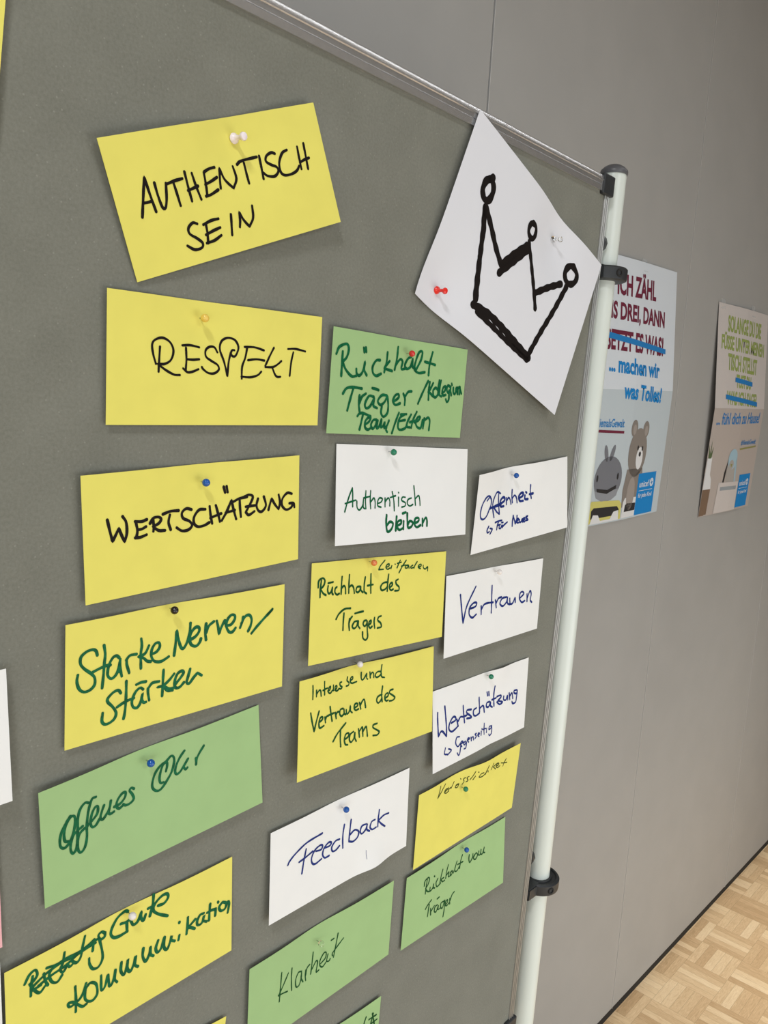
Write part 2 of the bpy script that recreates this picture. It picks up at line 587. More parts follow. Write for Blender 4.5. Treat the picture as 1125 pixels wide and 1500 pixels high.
# pole: slightly out of square with the panel, as it stands
PR = 0.0165
for side in (1, -1):
    if side == 1:
        ptop, pbot = Vector((1.0092, 0.0115, zb(0.312))), Vector((1.0265, 0.0115, 0.03))
    else:
        ptop, pbot = Vector((BL - 0.042, 0.0115, zb(0.312))), Vector((BL - 0.042, 0.0115, 0.03))
    axis = (ptop - pbot).normalized()
    length = (ptop - pbot).length
    A = axis_frame(pbot, axis)
    pole = lathe('pole', [(PR, 0), (PR, length * 0.5), (PR, length - 0.004), (PR - 0.0006, length)], A, M['pole'], root, seg=40)
    lathe('pole_cap', [(PR + 0.0012, length - 0.001), (PR + 0.0016, length + 0.0015), (PR + 0.0010, length + 0.0045), (0.0135, length + 0.0085), (0.008, length + 0.0115), (0.0, length + 0.0125)], A, M['cap'], pole, seg=40)
    # foot: a flat bar across the floor under the pole
    box('foot', pbot.x - 0.02, pbot.x + 0.02, -0.235, 0.235, 0.004, 0.034, M['pole'], root, bevel=0.004)
    edge_x = 0.978 if side == 1 else BL
    for zc in (0.1835, -0.6975):
        f = (zb(zc) - pbot.z) / (ptop.z - pbot.z)
        c = pbot.lerp(ptop, f)
        ex = edge_x + (lean(zc) if side == 1 else 0)
        C4 = axis_frame(c, axis)
        RO, HH = 0.0315, 0.0088
        cl = lathe('clamp', [(PR + 0.0004, -HH), (RO - 0.003, -HH), (RO - 0.0005, -HH + 0.0012), (RO, -HH + 0.004), (RO, HH - 0.002), (RO - 0.002, HH), (RO - 0.0045, HH), (RO - 0.0055, HH - 0.0022), (PR + 0.004, HH - 0.0022), (PR + 0.003, HH), (PR + 0.0004, HH)], C4, M['black'], root, seg=48)
        bm = bmesh.new()
        xa, xb = sorted((ex + 0.0022 * side, c.x - 0.018 * side))
        add_box(bm, xa, xb, -0.004, 0.016, c.z - HH, c.z + HH)
        bmesh.ops.bevel(bm, geom=bm.edges[:], offset=0.0015, segments=2, affect='EDGES')
        from_bm('clamp_arm', bm, M['black'], cl)
        d = Vector((-0.35, -0.94, 0.0)).normalized()
        S4 = axis_frame(c + d * (RO - 0.0012), d)
        lathe('clamp_screw', [(0.0052, 0), (0.0052, 0.0016), (0.0044, 0.0024), (0.0030, 0.0024), (0.0026, 0.0006), (0.0, 0.0006)], S4, M['dark_gap'], cl, seg=18)
    for zc in (0.2195, -0.642):
        ex = edge_x + (lean(zc) if side == 1 else 0)
        K4 = axis_frame(Vector((ex - 0.002 * side, 0.009, zb(zc))), (side, 0, 0))
        lathe('wing_knob', [(0.0045, 0.0), (0.0125, 0.005), (0.0110, 0.013), (0.0060, 0.017), (0.0045, 0.020), (0.0, 0.0205)], K4, M['black'], root, seg=10)

# ------------------------------------------------------------------ cards pinned to the board
# at = centre X, centre Z and turn; size in metres; lift = how far each corner (top left, top right,
# bottom right, bottom left) stands off the felt; dent = where pins press the paper down;
# strokes = (pen width in mm, pen lines in tenths of a millimetre from the card's centre)
CARDS = {
    'auth': dict(paper='yellow', ink='black', at=(0.38894, 0.15019, 0.39977), size=(0.20391, 0.09452), lift=(0.00747, 0.00598, 0.0092, 0.00118), dent=[(0.01591, 0.03215)],
        strokes=[(2.23, '-843,-64 -793,63 -743,186* -736,83 -722,-50|-802,24 -770,22 -733,24|-675,137 -673,49 -661,-32 -639,-39 -611,14 -582,118|-572,112 -507,121 -433,125|-518,115 -512,36 -508,-48|-399,167 -401,56 -400,-37|-411,39 -361,46 -310,54|-337,146 -329,52 -314,-40|-224,135 -235,53 -252,-28|-219,138 -166,151 -106,154|-242,52 -179,65 -110,84|-265,-27 -215,-24 -132,-2|-107,3 -87,70 -61,139* -42,55 17,-17* 73,45 76,132|121,139 172,158 328,164|193,141 185,60 180,-8|352,167 342,86 329,-2|501,160 469,172 419,156 400,119 438,87 485,61 488,26 439,-1 375,14 345,42|623,168 571,152 521,90 510,22 541,-10 613,-13 673,3 708,33|734,175 728,92 724,7|724,57 778,70 832,76|807,191 801,98 794,-4|-407,-196 -445,-182 -492,-210 -493,-251 -440,-295 -403,-337 -421,-367 -485,-366 -539,-327|-333,-218 -340,-283 -355,-348|-357,-213 -278,-199 -208,-199|-356,-287 -281,-272 -212,-263|-367,-345 -293,-341 -220,-319|-82,-192 -102,-265 -121,-338|-30,-297 -11,-249 2,-191* 24,-256 62,-312* 118,-257 141,-171')]),
    'resp': dict(paper='yellow', ink='black', at=(0.39162, 0.01466, 0.02522), size=(0.20304, 0.09464), lift=(0.00392, 0.00368, 0.0041, 0.00296), dent=[(-0.02266, 0.03443)],
        strokes=[(1.9, '-586,105 -593,9 -598,-79|-621,-23 -645,50 -653,117 -625,153 -562,170 -498,143 -468,84 -490,15 -545,-19 -607,-22* -536,-64 -464,-94 -412,-95|-354,112 -352,23 -360,-55|-387,128 -312,134 -233,124|-352,26 -295,26 -235,33|-383,-44 -344,-70 -297,-64 -244,-43|-67,97 -95,134 -142,133 -175,104 -172,57 -125,28 -68,0 -55,-36 -98,-67 -155,-67 -202,-39 -212,-24|25,-81 -6,27 -44,121 -28,186 28,216 95,204 129,150 106,86 77,75 58,96 71,123 91,124|58,104 38,30 25,-81|214,156 196,72 167,-3 165,-97|188,157 285,161 382,143|223,54 309,66 390,61|161,-81 251,-82 324,-62 361,-31|485,172 446,105 400,18|401,8 483,14 537,42 570,68|472,13 504,-45 531,-66 565,-64|637,172 724,178 833,165|698,149 679,68 667,-51')]),
    'wert': dict(paper='yellow', ink='black', at=(0.3774, -0.11126, 0.0691), size=(0.20392, 0.09463), lift=(0.00482, 0.00318, 0.00288, 0.00434), dent=[(0.00103, 0.03297)],
        strokes=[(2.42, '-830,134 -813,50 -794,-32* -763,19 -740,59* -721,5 -697,-50* -677,14 -680,95 -708,144|-599,87 -589,18 -599,-30|-606,92 -550,84 -504,94|-589,26 -552,26 -514,40|-610,-33 -564,-35 -512,-23|-452,93 -447,30 -452,-5|-480,58 -448,96 -401,98 -379,78 -403,49 -455,31* -405,-6 -348,-14|-364,114 -292,128 -213,124|-298,101 -313,44 -296,-17|-92,116 -142,130 -184,102 -177,59 -118,26 -97,-11 -133,-40 -193,-40 -241,-8|39,103 -22,104 -72,54 -76,3 -41,-28 20,-26 70,-8|81,121 86,42 96,-20|81,26 137,40 189,51|140,123 158,51 171,-14|189,-9 240,59 292,151* 309,69 332,-14|230,51 322,64|220,269 233,219|248,270 257,220|312,136 369,156 447,162|371,148 373,80 380,0|417,165 465,178 504,160 486,113 430,33* 462,6 520,30|431,80 530,80|559,136 543,79 563,30 602,20 643,67 620,148|671,23 690,81 706,120* 742,65 785,17* 799,77 784,145|935,138 881,150 828,106 823,46 870,3 927,15 951,51|906,56 956,50 967,14')]),
    'stark': dict(paper='yellow', ink='green', at=(0.36724, -0.22316, 0.02329), size=(0.2042, 0.09556), lift=(0.00465, 0.00289, 0.00527, 0.00286), dent=[(-0.0142, 0.04434)],
        strokes=[(2.39, '-775,200 -786,236 -813,252 -862,245 -903,213 -906,162 -876,118 -827,73 -796,32 -795,-22 -829,-55 -878,-60 -916,-26 -933,35 -926,82|-722,268 -712,194 -719,120 -726,23 -735,-65|-811,77 -761,92 -707,103 -667,100|-595,141 -619,162 -652,150 -683,96 -691,29 -666,-7 -635,1 -607,40 -591,113* -588,59 -574,-10|-587,128 -594,30|-533,104 -531,69 -511,2|-537,109 -504,138 -446,136|-404,249 -399,193 -410,126 -410,13|-335,180 -372,125 -432,112* -385,90 -355,60 -321,48|-320,106 -271,115 -239,148 -243,183 -278,183 -310,143 -316,90 -290,45 -238,29 -194,39 -158,54|-581,-144 -601,-116 -641,-121 -685,-156 -688,-187 -648,-236 -619,-291 -631,-335 -670,-359 -710,-360 -733,-329 -728,-265|-535,-58 -536,-140 -539,-233 -546,-310 -556,-359|-612,-249 -560,-228 -503,-215 -469,-212|-390,-161 -416,-142 -457,-167 -486,-231 -477,-281 -443,-298 -414,-266 -394,-191* -402,-237 -385,-270 -364,-271|-450,-108 -412,-100 -365,-103|-348,-163 -347,-203 -336,-264|-343,-160 -309,-129 -248,-130|-208,-45 -213,-116 -221,-259|-111,-99 -160,-144 -213,-172 -266,-175* -213,-180 -173,-226 -124,-234'), (2.64, '-205,-184 -158,-213 -100,-214|-105,-193 -48,-142 -24,-108 -43,-91 -82,-108 -106,-163 -100,-216 -62,-224 -19,-192|39,-92 20,-149 6,-198 31,-213 74,-170 109,-142* 149,-171|-110,52 -94,142 -79,249* -67,179 -45,107 -21,94 13,139 38,211 47,291|28,149 86,168 124,205 125,239 96,248 57,216 37,160 51,110 94,89 129,113 143,145|192,263 183,194 191,123|191,184 217,237 266,268|293,268 307,217 318,152* 338,203 373,259|384,212 437,212 473,251 472,287 435,294 399,259 389,207 417,152 454,145 485,174|373,259 390,202|562,258 555,218 532,167|544,202 586,258 631,260 654,219 645,165 618,119|656,93 713,143 803,211 883,268|826,226 885,272')]),
    'offen': dict(paper='green', ink='green', at=(0.35066, -0.33765, 0.08179), size=(0.20217, 0.09483), lift=(0.00563, 0.00119, 0.0056, 0.00332), dent=[(-0.01174, 0.03646)],
        strokes=[(2.24, '-811,-11 -835,4 -839,63 -818,136 -780,178 -752,169 -749,119 -765,50 -798,-18 -838,-51 -869,-29 -873,26 -855,93 -817,150 -783,187|-634,228 -663,241 -702,210 -724,152 -733,50 -741,-38 -752,-101 -778,-127 -795,-96 -791,-36 -763,26 -692,61|-572,249 -603,248 -628,199 -647,132 -660,46 -664,-44 -684,-119 -718,-149 -738,-116 -739,-54 -721,6 -690,30 -653,43|-652,50 -614,70 -569,111 -562,164 -585,167 -614,124 -629,62 -617,18 -587,19 -554,57|-509,151 -531,108 -546,61 -528,41 -499,63 -465,108 -449,162|-465,108 -475,74 -461,56 -429,61|-426,98 -369,103 -326,137 -319,172 -347,177 -390,143 -406,96 -384,67 -347,78|-241,170 -264,187 -282,172 -261,132 -252,90 -283,68 -324,67 -347,85'), (2.21, '21,120 -4,124 -12,154 -3,203 26,267 60,281 63,248 50,205|33,283 -7,263 -48,220 -75,162 -79,112 -50,74 -5,72 61,132 104,190 128,262 124,306 100,320 55,288 21,279|226,325 182,281 148,228 131,175 143,146 174,153 210,189 256,243|213,182 228,155 246,167|412,305 365,253 339,213 328,162|329,222 330,167')]),
    'gute': dict(paper='yellow', ink='green', at=(0.32724, -0.47203, 0.04211), size=(0.20276, 0.09416), lift=(0.00509, 0.00196, 0.00331, 0.004), dent=[(-0.001, 0.04233)],
        strokes=[(2.33, '-812,327 -825,242 -829,170|-872,294 -835,352 -791,366 -778,317 -811,280 -837,276* -803,206 -763,158 -720,190|-728,299 -719,236 -699,183|-659,305 -687,263 -667,193 -625,167 -586,203|-563,382 -578,303 -601,259 -580,223 -557,244 -546,272 -524,236 -490,251|-392,423 -413,347 -433,264 -468,238 -501,269|-319,328 -330,257|-216,346 -246,375 -276,362 -259,317 -223,320 -216,352|-271,335 -251,229 -248,145 -286,95 -333,105 -360,162 -362,211|-823,230 -781,256 -697,292 -589,310 -466,302 -373,312 -302,311|-772,222 -666,251 -557,267 -431,311 -349,333 -289,334|-706,333 -621,317 -533,324 -420,316 -313,348|-828,210 -751,215|-484,41 -481,-74 -484,-181|-394,16 -431,-69 -476,-101 -532,-109 -543,-72 -499,-88 -433,-165 -393,-165|-372,-9 -401,-39 -403,-122 -352,-166 -305,-134 -309,-47 -348,-5 -377,-6|-266,6 -267,-120 -234,-103 -207,-22 -198,-124 -168,-106 -140,-12 -149,-92 -130,-130'), (2.69, '-11,429 -37,445 -101,423 -150,365 -167,312 -143,268 -95,253 -42,256 -21,260|-76,352 -28,343 14,353|-23,335 -23,256|14,332 34,288 76,301 110,370* 104,320 124,283 146,326|219,477 211,388 183,293|168,369 227,375|259,354 314,351 352,388 341,426 292,427 227,380 216,331 258,279 345,219|-86,20 -94,-49 -69,-100 -41,-47 -27,14 -36,-61 -10,-102 24,-51 42,3 34,-67 60,-98|114,39 106,-32 132,-89 166,-42 179,16 177,-48 204,-79|252,38 228,-21 243,-67 278,-47 313,39 306,-51 334,-88 364,-37 382,15 375,-21 410,-50|457,-19 447,-59|456,106 459,98|543,107 538,30 528,-45|619,51 577,27 540,6 570,-4 613,-38|706,64 668,66 638,24 644,-19 687,-19 712,44* 700,-2 737,-33|774,122 768,50 763,-35|743,51 787,52 832,41|835,45 829,-22|858,101 863,91|903,70 871,39 891,-6 936,-6 949,41 910,72|949,11 969,49 982,24 976,-20 967,-61')]),
    'rueck': dict(paper='green', ink='green', at=(0.60639, 0.01002, -0.00665), size=(0.20306, 0.09494), lift=(0.00511, 0.00184, 0.0025, 0.00534), dent=[(0.00513, 0.03393)],
        strokes=[(2.81, '-881,267 -880,161 -879,49|-960,241 -926,305 -837,339 -805,296 -824,223 -875,175* -823,108 -744,57 -680,65|-687,127 -676,84 -638,72 -598,112 -574,202* -578,128 -539,80|-606,328 -593,288|-578,334 -566,294|-355,237 -415,228 -461,168 -450,109 -401,86 -331,111|-248,322 -255,230 -284,130|-206,242 -264,192 -287,167* -224,157 -160,150|-89,387 -95,275 -123,165|-109,213 -44,272 -5,253 -17,182 60,196|122,311 76,291 34,225 61,188 119,217 147,298* 149,219 203,200|203,192 265,293 278,374 232,369 195,286 179,198 241,164 335,179|431,389 399,257 394,152|325,283 410,274 485,265|-842,-109 -795,-56 -701,-42 -592,-47|-710,-57 -742,-162 -768,-258|-618,-110 -621,-184 -603,-258|-611,-184 -584,-123 -532,-90|-417,-114 -485,-110 -534,-180 -518,-224 -464,-206 -409,-121* -415,-196 -361,-217|-448,-33 -401,-37 -353,-46|-231,-88 -302,-92 -356,-148 -317,-184 -261,-158 -219,-95* -200,-178 -205,-256 -259,-296 -298,-260 -293,-198|-118,-143 -48,-100 -50,-69 -98,-80 -131,-136 -92,-173 -20,-154|23,-57 50,-103 49,-166|49,-87 95,-37 149,-26'), (2.82, '396,95 336,0 254,-143|422,86 413,0 416,-95|475,79 445,30 407,-18|424,-17 462,-42 490,-57|515,34 483,4 494,-51 527,-63 560,-36 559,9 524,35|572,114 564,38 569,-36|600,113 586,39 591,-34 625,-49|630,-15 673,11 686,57 649,49 632,2 652,-36 697,-28|760,62 721,71 708,30 731,-3 766,22 770,63|747,21 755,-70 726,-101 703,-73|771,23 792,-28|784,95 791,81|819,55 826,3 857,-9 872,58 896,-4|896,63 906,-9|907,55 934,68 936,-8|935,62 969,0'), (2.73, '-627,-304 -599,-279 -549,-275 -444,-300|-551,-283 -566,-348 -585,-430|-519,-381 -464,-353 -443,-313 -481,-315 -515,-355 -510,-406 -469,-427 -420,-404|-357,-328 -402,-334 -430,-378 -406,-416 -370,-389 -350,-332|-336,-336 -345,-406 -314,-392 -285,-320 -288,-395 -258,-386 -235,-350 -236,-403 -198,-379 -174,-330|-203,-397 -207,-424 -189,-441|-31,-248 -79,-349 -118,-453|52,-263 -15,-301 -35,-374 -9,-414 66,-403 105,-370|-4,-265 86,-257|-12,-328 71,-316|158,-258 114,-324 99,-379 150,-387|245,-227 198,-302 172,-390|144,-336 257,-309|216,-334 286,-308 304,-275 268,-281 237,-328 265,-378 324,-386 344,-306|371,-286 362,-389|367,-315 430,-279 464,-311 461,-405')]),
    'bleib': dict(paper='white', ink='green', at=(0.62302, -0.09592, -0.0198), size=(0.20304, 0.09476), lift=(0.00127, 0.00118, 0.01023, 0.0105), dent=[(-0.0276, 0.0417)],
        strokes=[(1.75, '-896,-159 -849,-37 -795,67* -790,-9 -789,-114|-891,-81 -826,-68 -745,-52|-732,-63 -727,-123 -693,-147 -648,-103 -637,-42* -642,-119 -619,-138|-601,33 -609,-58 -603,-138|-637,-35 -543,-22|-530,32 -539,-53 -534,-140|-533,-76 -485,-39 -467,-78 -471,-136|-432,-94 -379,-80 -359,-49 -402,-41 -432,-79 -428,-117 -381,-130|-318,-42 -322,-128|-320,-81 -271,-43 -249,-75 -251,-122|-209,19 -189,-69 -185,-172|-240,-39 -159,-22|-117,-38 -120,-126|-115,10 -113,5|-17,-40 -58,-39 -70,-71 -18,-96 -23,-128 -72,-138|75,-49 26,-64 13,-105 50,-130 99,-115|113,76 128,-25 139,-124|136,-58 186,-26 206,-68 212,-126'), (2.7, '-300,-211 -308,-286 -289,-374 -229,-353 -206,-298 -254,-280 -301,-318|-150,-229 -160,-308 -164,-372|-140,-325 -85,-303 -85,-271 -133,-285 -145,-333 -108,-367 -59,-353|-43,-281 -47,-362|-60,-203 -11,-193|13,-202 14,-283 27,-349 77,-343 102,-303 51,-285 22,-324|127,-312 191,-290 190,-257 139,-264 128,-321 167,-352 226,-333|255,-268 257,-343|261,-310 307,-258 329,-288 331,-346')]),
    'traeg': dict(paper='yellow', ink='dark green', at=(0.60012, -0.20883, -0.0346), size=(0.20287, 0.09593), lift=(0.00232, 0.00117, 0.0084, 0.00985), dent=[(-0.02155, 0.04418)],
        strokes=[(1.58, '13,442 -44,389 -68,349* 0,349|37,367 76,378 79,399 50,395 34,367 63,345 94,358|119,379 110,349|166,393 171,391|242,429 221,390 199,352|200,398 261,408|336,424 281,364 233,298|264,365 323,375|367,370 332,366 326,344 360,341 375,369 387,336|446,364 412,349 422,334 466,340|515,397 482,362 467,331|538,341 583,346 582,365 549,360 538,335 576,318|620,350 626,323 660,309 696,330 699,286'), (2.08, '-885,311 -895,230 -895,153|-924,248 -918,309 -869,331 -839,307 -851,262 -892,230* -854,185 -817,166|-792,251 -797,210 -780,177 -751,190 -731,235* -736,183 -720,161|-793,277 -726,282|-670,229 -692,216 -695,179 -666,155 -633,162|-601,323 -605,244 -607,154|-602,212 -568,230 -546,206 -541,153|-494,331 -496,244 -496,153|-495,206 -455,224 -426,199 -412,144|-331,201 -372,199 -388,163 -363,145 -331,163 -318,200 -314,161 -285,137|-255,287 -267,211 -266,146 -233,121|-174,313 -171,214 -170,121|-219,198 -179,201 -139,203|77,211 33,212 -6,199 -29,167 -12,135 32,140 72,167|82,291 72,207 68,120|99,149 138,174 136,202 105,188 99,149 124,124 156,133|224,230 192,215 202,180 242,149 239,115 181,114|-669,-81 -629,-33 -553,3 -466,1|-560,-36 -568,-120 -570,-200|-480,-99 -487,-152 -480,-211|-484,-141 -465,-101 -442,-82|-362,-135 -409,-140 -439,-179 -415,-204 -377,-187 -354,-136 -353,-185 -329,-213|-402,-57 -347,-53 -280,-50|-234,-145 -266,-147 -282,-177 -257,-202 -226,-173 -226,-151* -219,-251 -213,-318 -244,-341 -281,-314 -288,-253|-201,-198 -170,-180 -167,-153 -194,-166 -201,-204 -176,-229 -149,-216|-114,-132 -121,-175 -111,-237|-17,-126 -54,-133 -65,-165 -23,-198 -13,-238 -70,-242')]),
    'inter': dict(paper='yellow', ink='dark green', at=(0.59194, -0.31845, -0.02017), size=(0.20419, 0.09671), lift=(0.0065, 0.00202, 0.01167, 0.01396), dent=[(-0.02196, 0.05075)],
        strokes=[(1.78, '-844,408 -841,342 -842,276|-792,353 -792,291|-791,313 -753,344 -733,331 -726,281|-679,412 -677,340 -676,282|-701,330 -634,339|-630,308 -599,314 -589,343 -613,335 -622,297 -592,278 -557,299|-543,345 -543,292|-522,291 -493,307 -493,329 -515,325 -515,290 -487,277 -458,290|-415,348 -443,345 -436,316 -408,297 -430,283 -458,294|-324,379 -331,343 -303,319 -311,294 -345,292|-282,334 -249,345 -249,368 -276,360 -283,324 -256,303 -190,307|-126,389 -125,328 -106,309 -75,333 -50,367* -50,320 -37,306|-7,374 0,312|0,340 25,365 44,352 48,309|152,356 107,361 78,347 70,321 89,304 125,311 155,334|160,425 150,355 160,300 200,284'), (2.01, '-866,148 -846,62 -816,-42* -791,40 -752,141|-753,31 -710,47 -704,72 -735,71 -753,22 -740,-26 -684,-17|-672,64 -662,9|-666,36 -646,63 -620,65|-596,148 -584,79 -569,-1|-631,68 -541,73|-521,73 -510,12|-516,40 -495,67 -468,69|-406,86 -447,82 -456,39 -430,16 -396,34 -393,78 -389,33 -370,19|-360,62 -356,25 -336,21 -307,50 -297,88* -298,39 -276,16|-240,54 -192,66 -197,90 -230,88 -244,54 -222,27 -181,32|-164,92 -149,25|-153,63 -117,101 -91,105 -78,25|164,111 129,108 97,94 85,62 105,34 139,47 164,75|174,197 160,114 167,36|208,62 257,81 250,111 215,99 208,57 229,32 257,33|334,134 291,132 278,106 328,72 365,40 329,18 279,21|-555,-206 -492,-141 -373,-65|-450,-124 -453,-205 -445,-285|-394,-229 -335,-207 -335,-175 -375,-179 -394,-229 -380,-278 -347,-291|-263,-178 -309,-195 -322,-247 -295,-277 -256,-245 -243,-192 -242,-248 -222,-286|-189,-168 -175,-255|-178,-198 -135,-162 -129,-192 -124,-258|-124,-211 -81,-170 -67,-197 -56,-275|91,-176 35,-178 29,-205 85,-242 125,-271 94,-297 30,-289')]),
    'feed': dict(paper='white', ink='blue', at=(0.57131, -0.45852, 0.01583), size=(0.20206, 0.09357), lift=(0.00338, 0.00119, 0.00485, 0.00718), dent=[(-0.00383, 0.0368)],
        strokes=[(2.11, '-787,54 -762,87 -678,136 -531,184 -315,192|-545,121 -573,18 -599,-114|-639,23 -558,35 -452,59|-406,40 -335,27 -311,58 -343,77 -421,58 -467,-4 -458,-65 -412,-90 -327,-74|-279,22 -208,15 -183,40 -223,56 -287,25 -311,-34 -280,-82 -217,-85|-63,28 -119,32 -176,-9 -169,-58 -121,-66 -65,-41|10,160 -15,45 -18,-83|106,179 88,66 71,-46|88,19 159,47 215,9 199,-46 135,-70 71,-46|328,54 263,52 239,0 264,-33 321,-5 344,48* 338,-11 380,-46|461,55 411,49 387,-5 422,-43 482,-40|526,145 513,49 508,-43|680,51 600,55 514,24* 569,-35 625,-81'), (0.57, '328,-242 327,-279 333,-338')]),
    'klar': dict(paper='green', ink='dark green', at=(0.55654, -0.58979, 0.02555), size=(0.20447, 0.09369), lift=(0.00395, 0.00404, 0.00329, 0.004), dent=[(-0.01125, 0.02811)],
        strokes=[(1.61, '-608,200 -615,84 -628,-110|-515,141 -556,80 -631,-27* -643,-35 -588,-42 -521,-57|-465,167 -470,60 -464,-80|-326,52 -371,63 -409,4 -402,-76 -363,-83 -332,-20 -326,47* -332,-20 -306,-75|-267,34 -274,-33 -268,-82|-268,-26 -248,43 -209,62|-160,172 -176,65 -197,-50|-177,-5 -118,54 -99,24 -120,-66 -81,-66|-55,-8 9,21 22,76 -10,86 -61,35 -68,-22 -30,-57 22,-27|47,48 28,-20 60,-36 79,-19|88,184 126,188|182,225 159,114 124,-26|260,130 186,81 110,28 111,-4')]),
    'offh': dict(paper='white', ink='blue', at=(0.84755, -0.11598, 0.09642), size=(0.20533, 0.09467), lift=(0.01008, 0.00129, 0.00741, 0.00118), dent=[(-0.02411, 0.0373)],
        strokes=[(2.29, '-808,143 -759,175 -738,168 -716,136 -720,79 -752,26 -793,-41 -849,-72 -906,-52 -926,16 -903,106 -839,176 -782,195 -740,179|-501,183 -577,213 -640,168 -676,101 -675,28 -637,-84|-546,194 -551,111 -541,22 -523,-62* -577,-31 -635,22 -670,42|-366,112 -370,32|-368,69 -318,106 -286,79 -270,22|-231,193 -244,110 -240,36|-239,87 -186,117 -150,83 -140,22|140,209 136,122 158,35|-730,-176 -758,-223 -741,-255 -713,-245|-701,-206 -655,-225 -690,-275|-603,-152 -541,-144 -464,-147|-534,-152 -554,-197 -561,-245|-548,-195 -492,-193|-510,-197 -512,-234 -480,-240 -459,-206|-468,-174 -436,-176|-445,-215 -445,-238|-438,-228 -408,-210 -346,-187'), (3.17, '-735,41 -637,48 -542,59 -487,57|-637,44 -514,51|-514,58 -416,83 -408,119 -457,126 -508,90 -500,30 -431,20|-101,69 -25,89 -12,125 -55,127 -100,91 -83,37 -14,28|24,91 24,45 87,36|43,130 59,118|118,94 195,94'), (2.55, '-219,-127 -236,-189 -238,-253|-226,-130 -190,-196 -175,-236* -146,-180 -141,-139|-151,-210 -106,-194 -120,-180 -145,-195 -137,-227 -104,-232|-87,-197 -78,-233 -46,-226 -28,-198 -19,-238|-7,-225 25,-210 17,-190 -8,-201 -6,-232 27,-241|89,-178 50,-187 85,-216 99,-229 46,-229')]),
    'vert': dict(paper='white', ink='blue', at=(0.80915, -0.23987, 0.00354), size=(0.20396, 0.09438), lift=(0.00188, 0.00182, 0.00348, 0.00804), dent=[(-0.00434, 0.04192)],
        strokes=[(2.52, '-746,225 -711,54 -673,-120* -608,74 -437,281|-560,31 -436,39 -407,79 -471,89 -546,46 -556,-32 -491,-84 -409,-56|-308,28 -304,-72|-297,-10 -244,36 -163,42 -50,35|-81,242 -83,86 -88,-88|-2,56 17,-39|15,17 61,67 123,77|234,63 140,56 95,-3 161,-41 239,5 251,60 256,-16 308,-42|301,35 317,-34 373,-32 417,29 430,-31|522,5 613,51 580,85 530,72 522,5 581,-52 651,-42|692,40 707,-60|707,-11 759,71 795,27 785,-52 827,-87')]),
    'wge': dict(paper='white', ink='blue', at=(0.80239, -0.37438, 0.00947), size=(0.20083, 0.09608), lift=(0.0012, 0.00117, 0.00476, 0.01126), dent=[(0.00724, 0.04379)],
        strokes=[(2.48, '-914,214 -914,127 -899,-69* -836,-23 -743,-111* -749,30 -781,259|-652,26 -571,37 -572,76 -626,84 -688,24 -696,-39 -641,-81 -560,-65 -515,-44|-544,41 -515,-50|-516,11 -470,49 -413,39 -336,36|-415,173 -404,81 -384,-41|-238,82 -327,95 -336,64 -258,9 -238,-18 -336,-4|-128,71 -188,58 -189,2 -139,-22 -60,-9|-68,186 -62,93 -59,2|-59,47 21,61 43,-24|158,80 100,77 90,33 138,21 178,70 177,24 216,-3|102,214 115,165|137,212 146,160|258,256 244,136 252,0|206,92 293,96|312,109 389,109 400,83 333,51* 434,10 374,-6 314,38|460,81 463,33 514,21 542,68 556,11|581,95 602,5|595,44 644,80 673,1|760,96 696,99 699,68 754,49 772,87 760,-8 744,-66 679,-68 655,-38'), (1.96, '-764,-243 -781,-309 -719,-333|-702,-272 -647,-305 -719,-338|-485,-186 -540,-181 -561,-242 -519,-298 -464,-275|-455,-272 -471,-379 -498,-410 -527,-374|-455,-283 -408,-275 -437,-255 -464,-281 -435,-323|-361,-277 -398,-289 -379,-317 -341,-294 -349,-359 -387,-365|-313,-279 -275,-268 -304,-254 -323,-277 -293,-308|-246,-259 -235,-307|-236,-279 -201,-266 -187,-310|-129,-246 -159,-249 -129,-281 -158,-301|-99,-278 -60,-271 -80,-254 -99,-278 -69,-303|-21,-248 -23,-299|-11,-221 -7,-225|42,-167 39,-241 45,-307|9,-235 79,-241|100,-246 97,-298|211,-241 160,-239 151,-272 191,-271 211,-241 215,-337 175,-361 154,-337')]),
    'verl': dict(paper='yellow', ink='olive', at=(0.79393, -0.4917, 0.03355), size=(0.20581, 0.09492), lift=(0.00441, 0.0072, 0.00214, 0.00276), dent=[(-0.015, 0.02417)],
        strokes=[(1.51, '-614,433 -630,362 -662,292* -591,346 -509,421|-519,318 -461,324 -453,339 -499,339 -518,311 -474,287 -426,297|-434,343 -425,291|-423,314 -384,325|-320,376 -351,334 -377,308|-275,303 -227,309 -208,308 -258,314 -283,288 -241,271 -213,303|-192,372 -182,361|-97,354 -131,347 -114,304 -147,279|-35,351 -68,344 -43,298 -77,291|68,388 28,331 -9,299|80,321 44,282|121,368 130,361|230,325 180,322 152,286 220,278 283,315|318,393 280,328 270,288|307,327 320,304|421,392 401,354 380,316|512,363 421,341* 488,287|490,325 548,325 543,352 505,346 491,318 535,291 582,301|717,353 680,314 659,269|606,332 670,310 745,294')]),
    'rvom': dict(paper='green', ink='dark green', at=(0.78427, -0.59302, 0.01316), size=(0.20436, 0.09317), lift=(0.00356, 0.0012, 0.0077, 0.00281), dent=[(0.00937, 0.03859)],
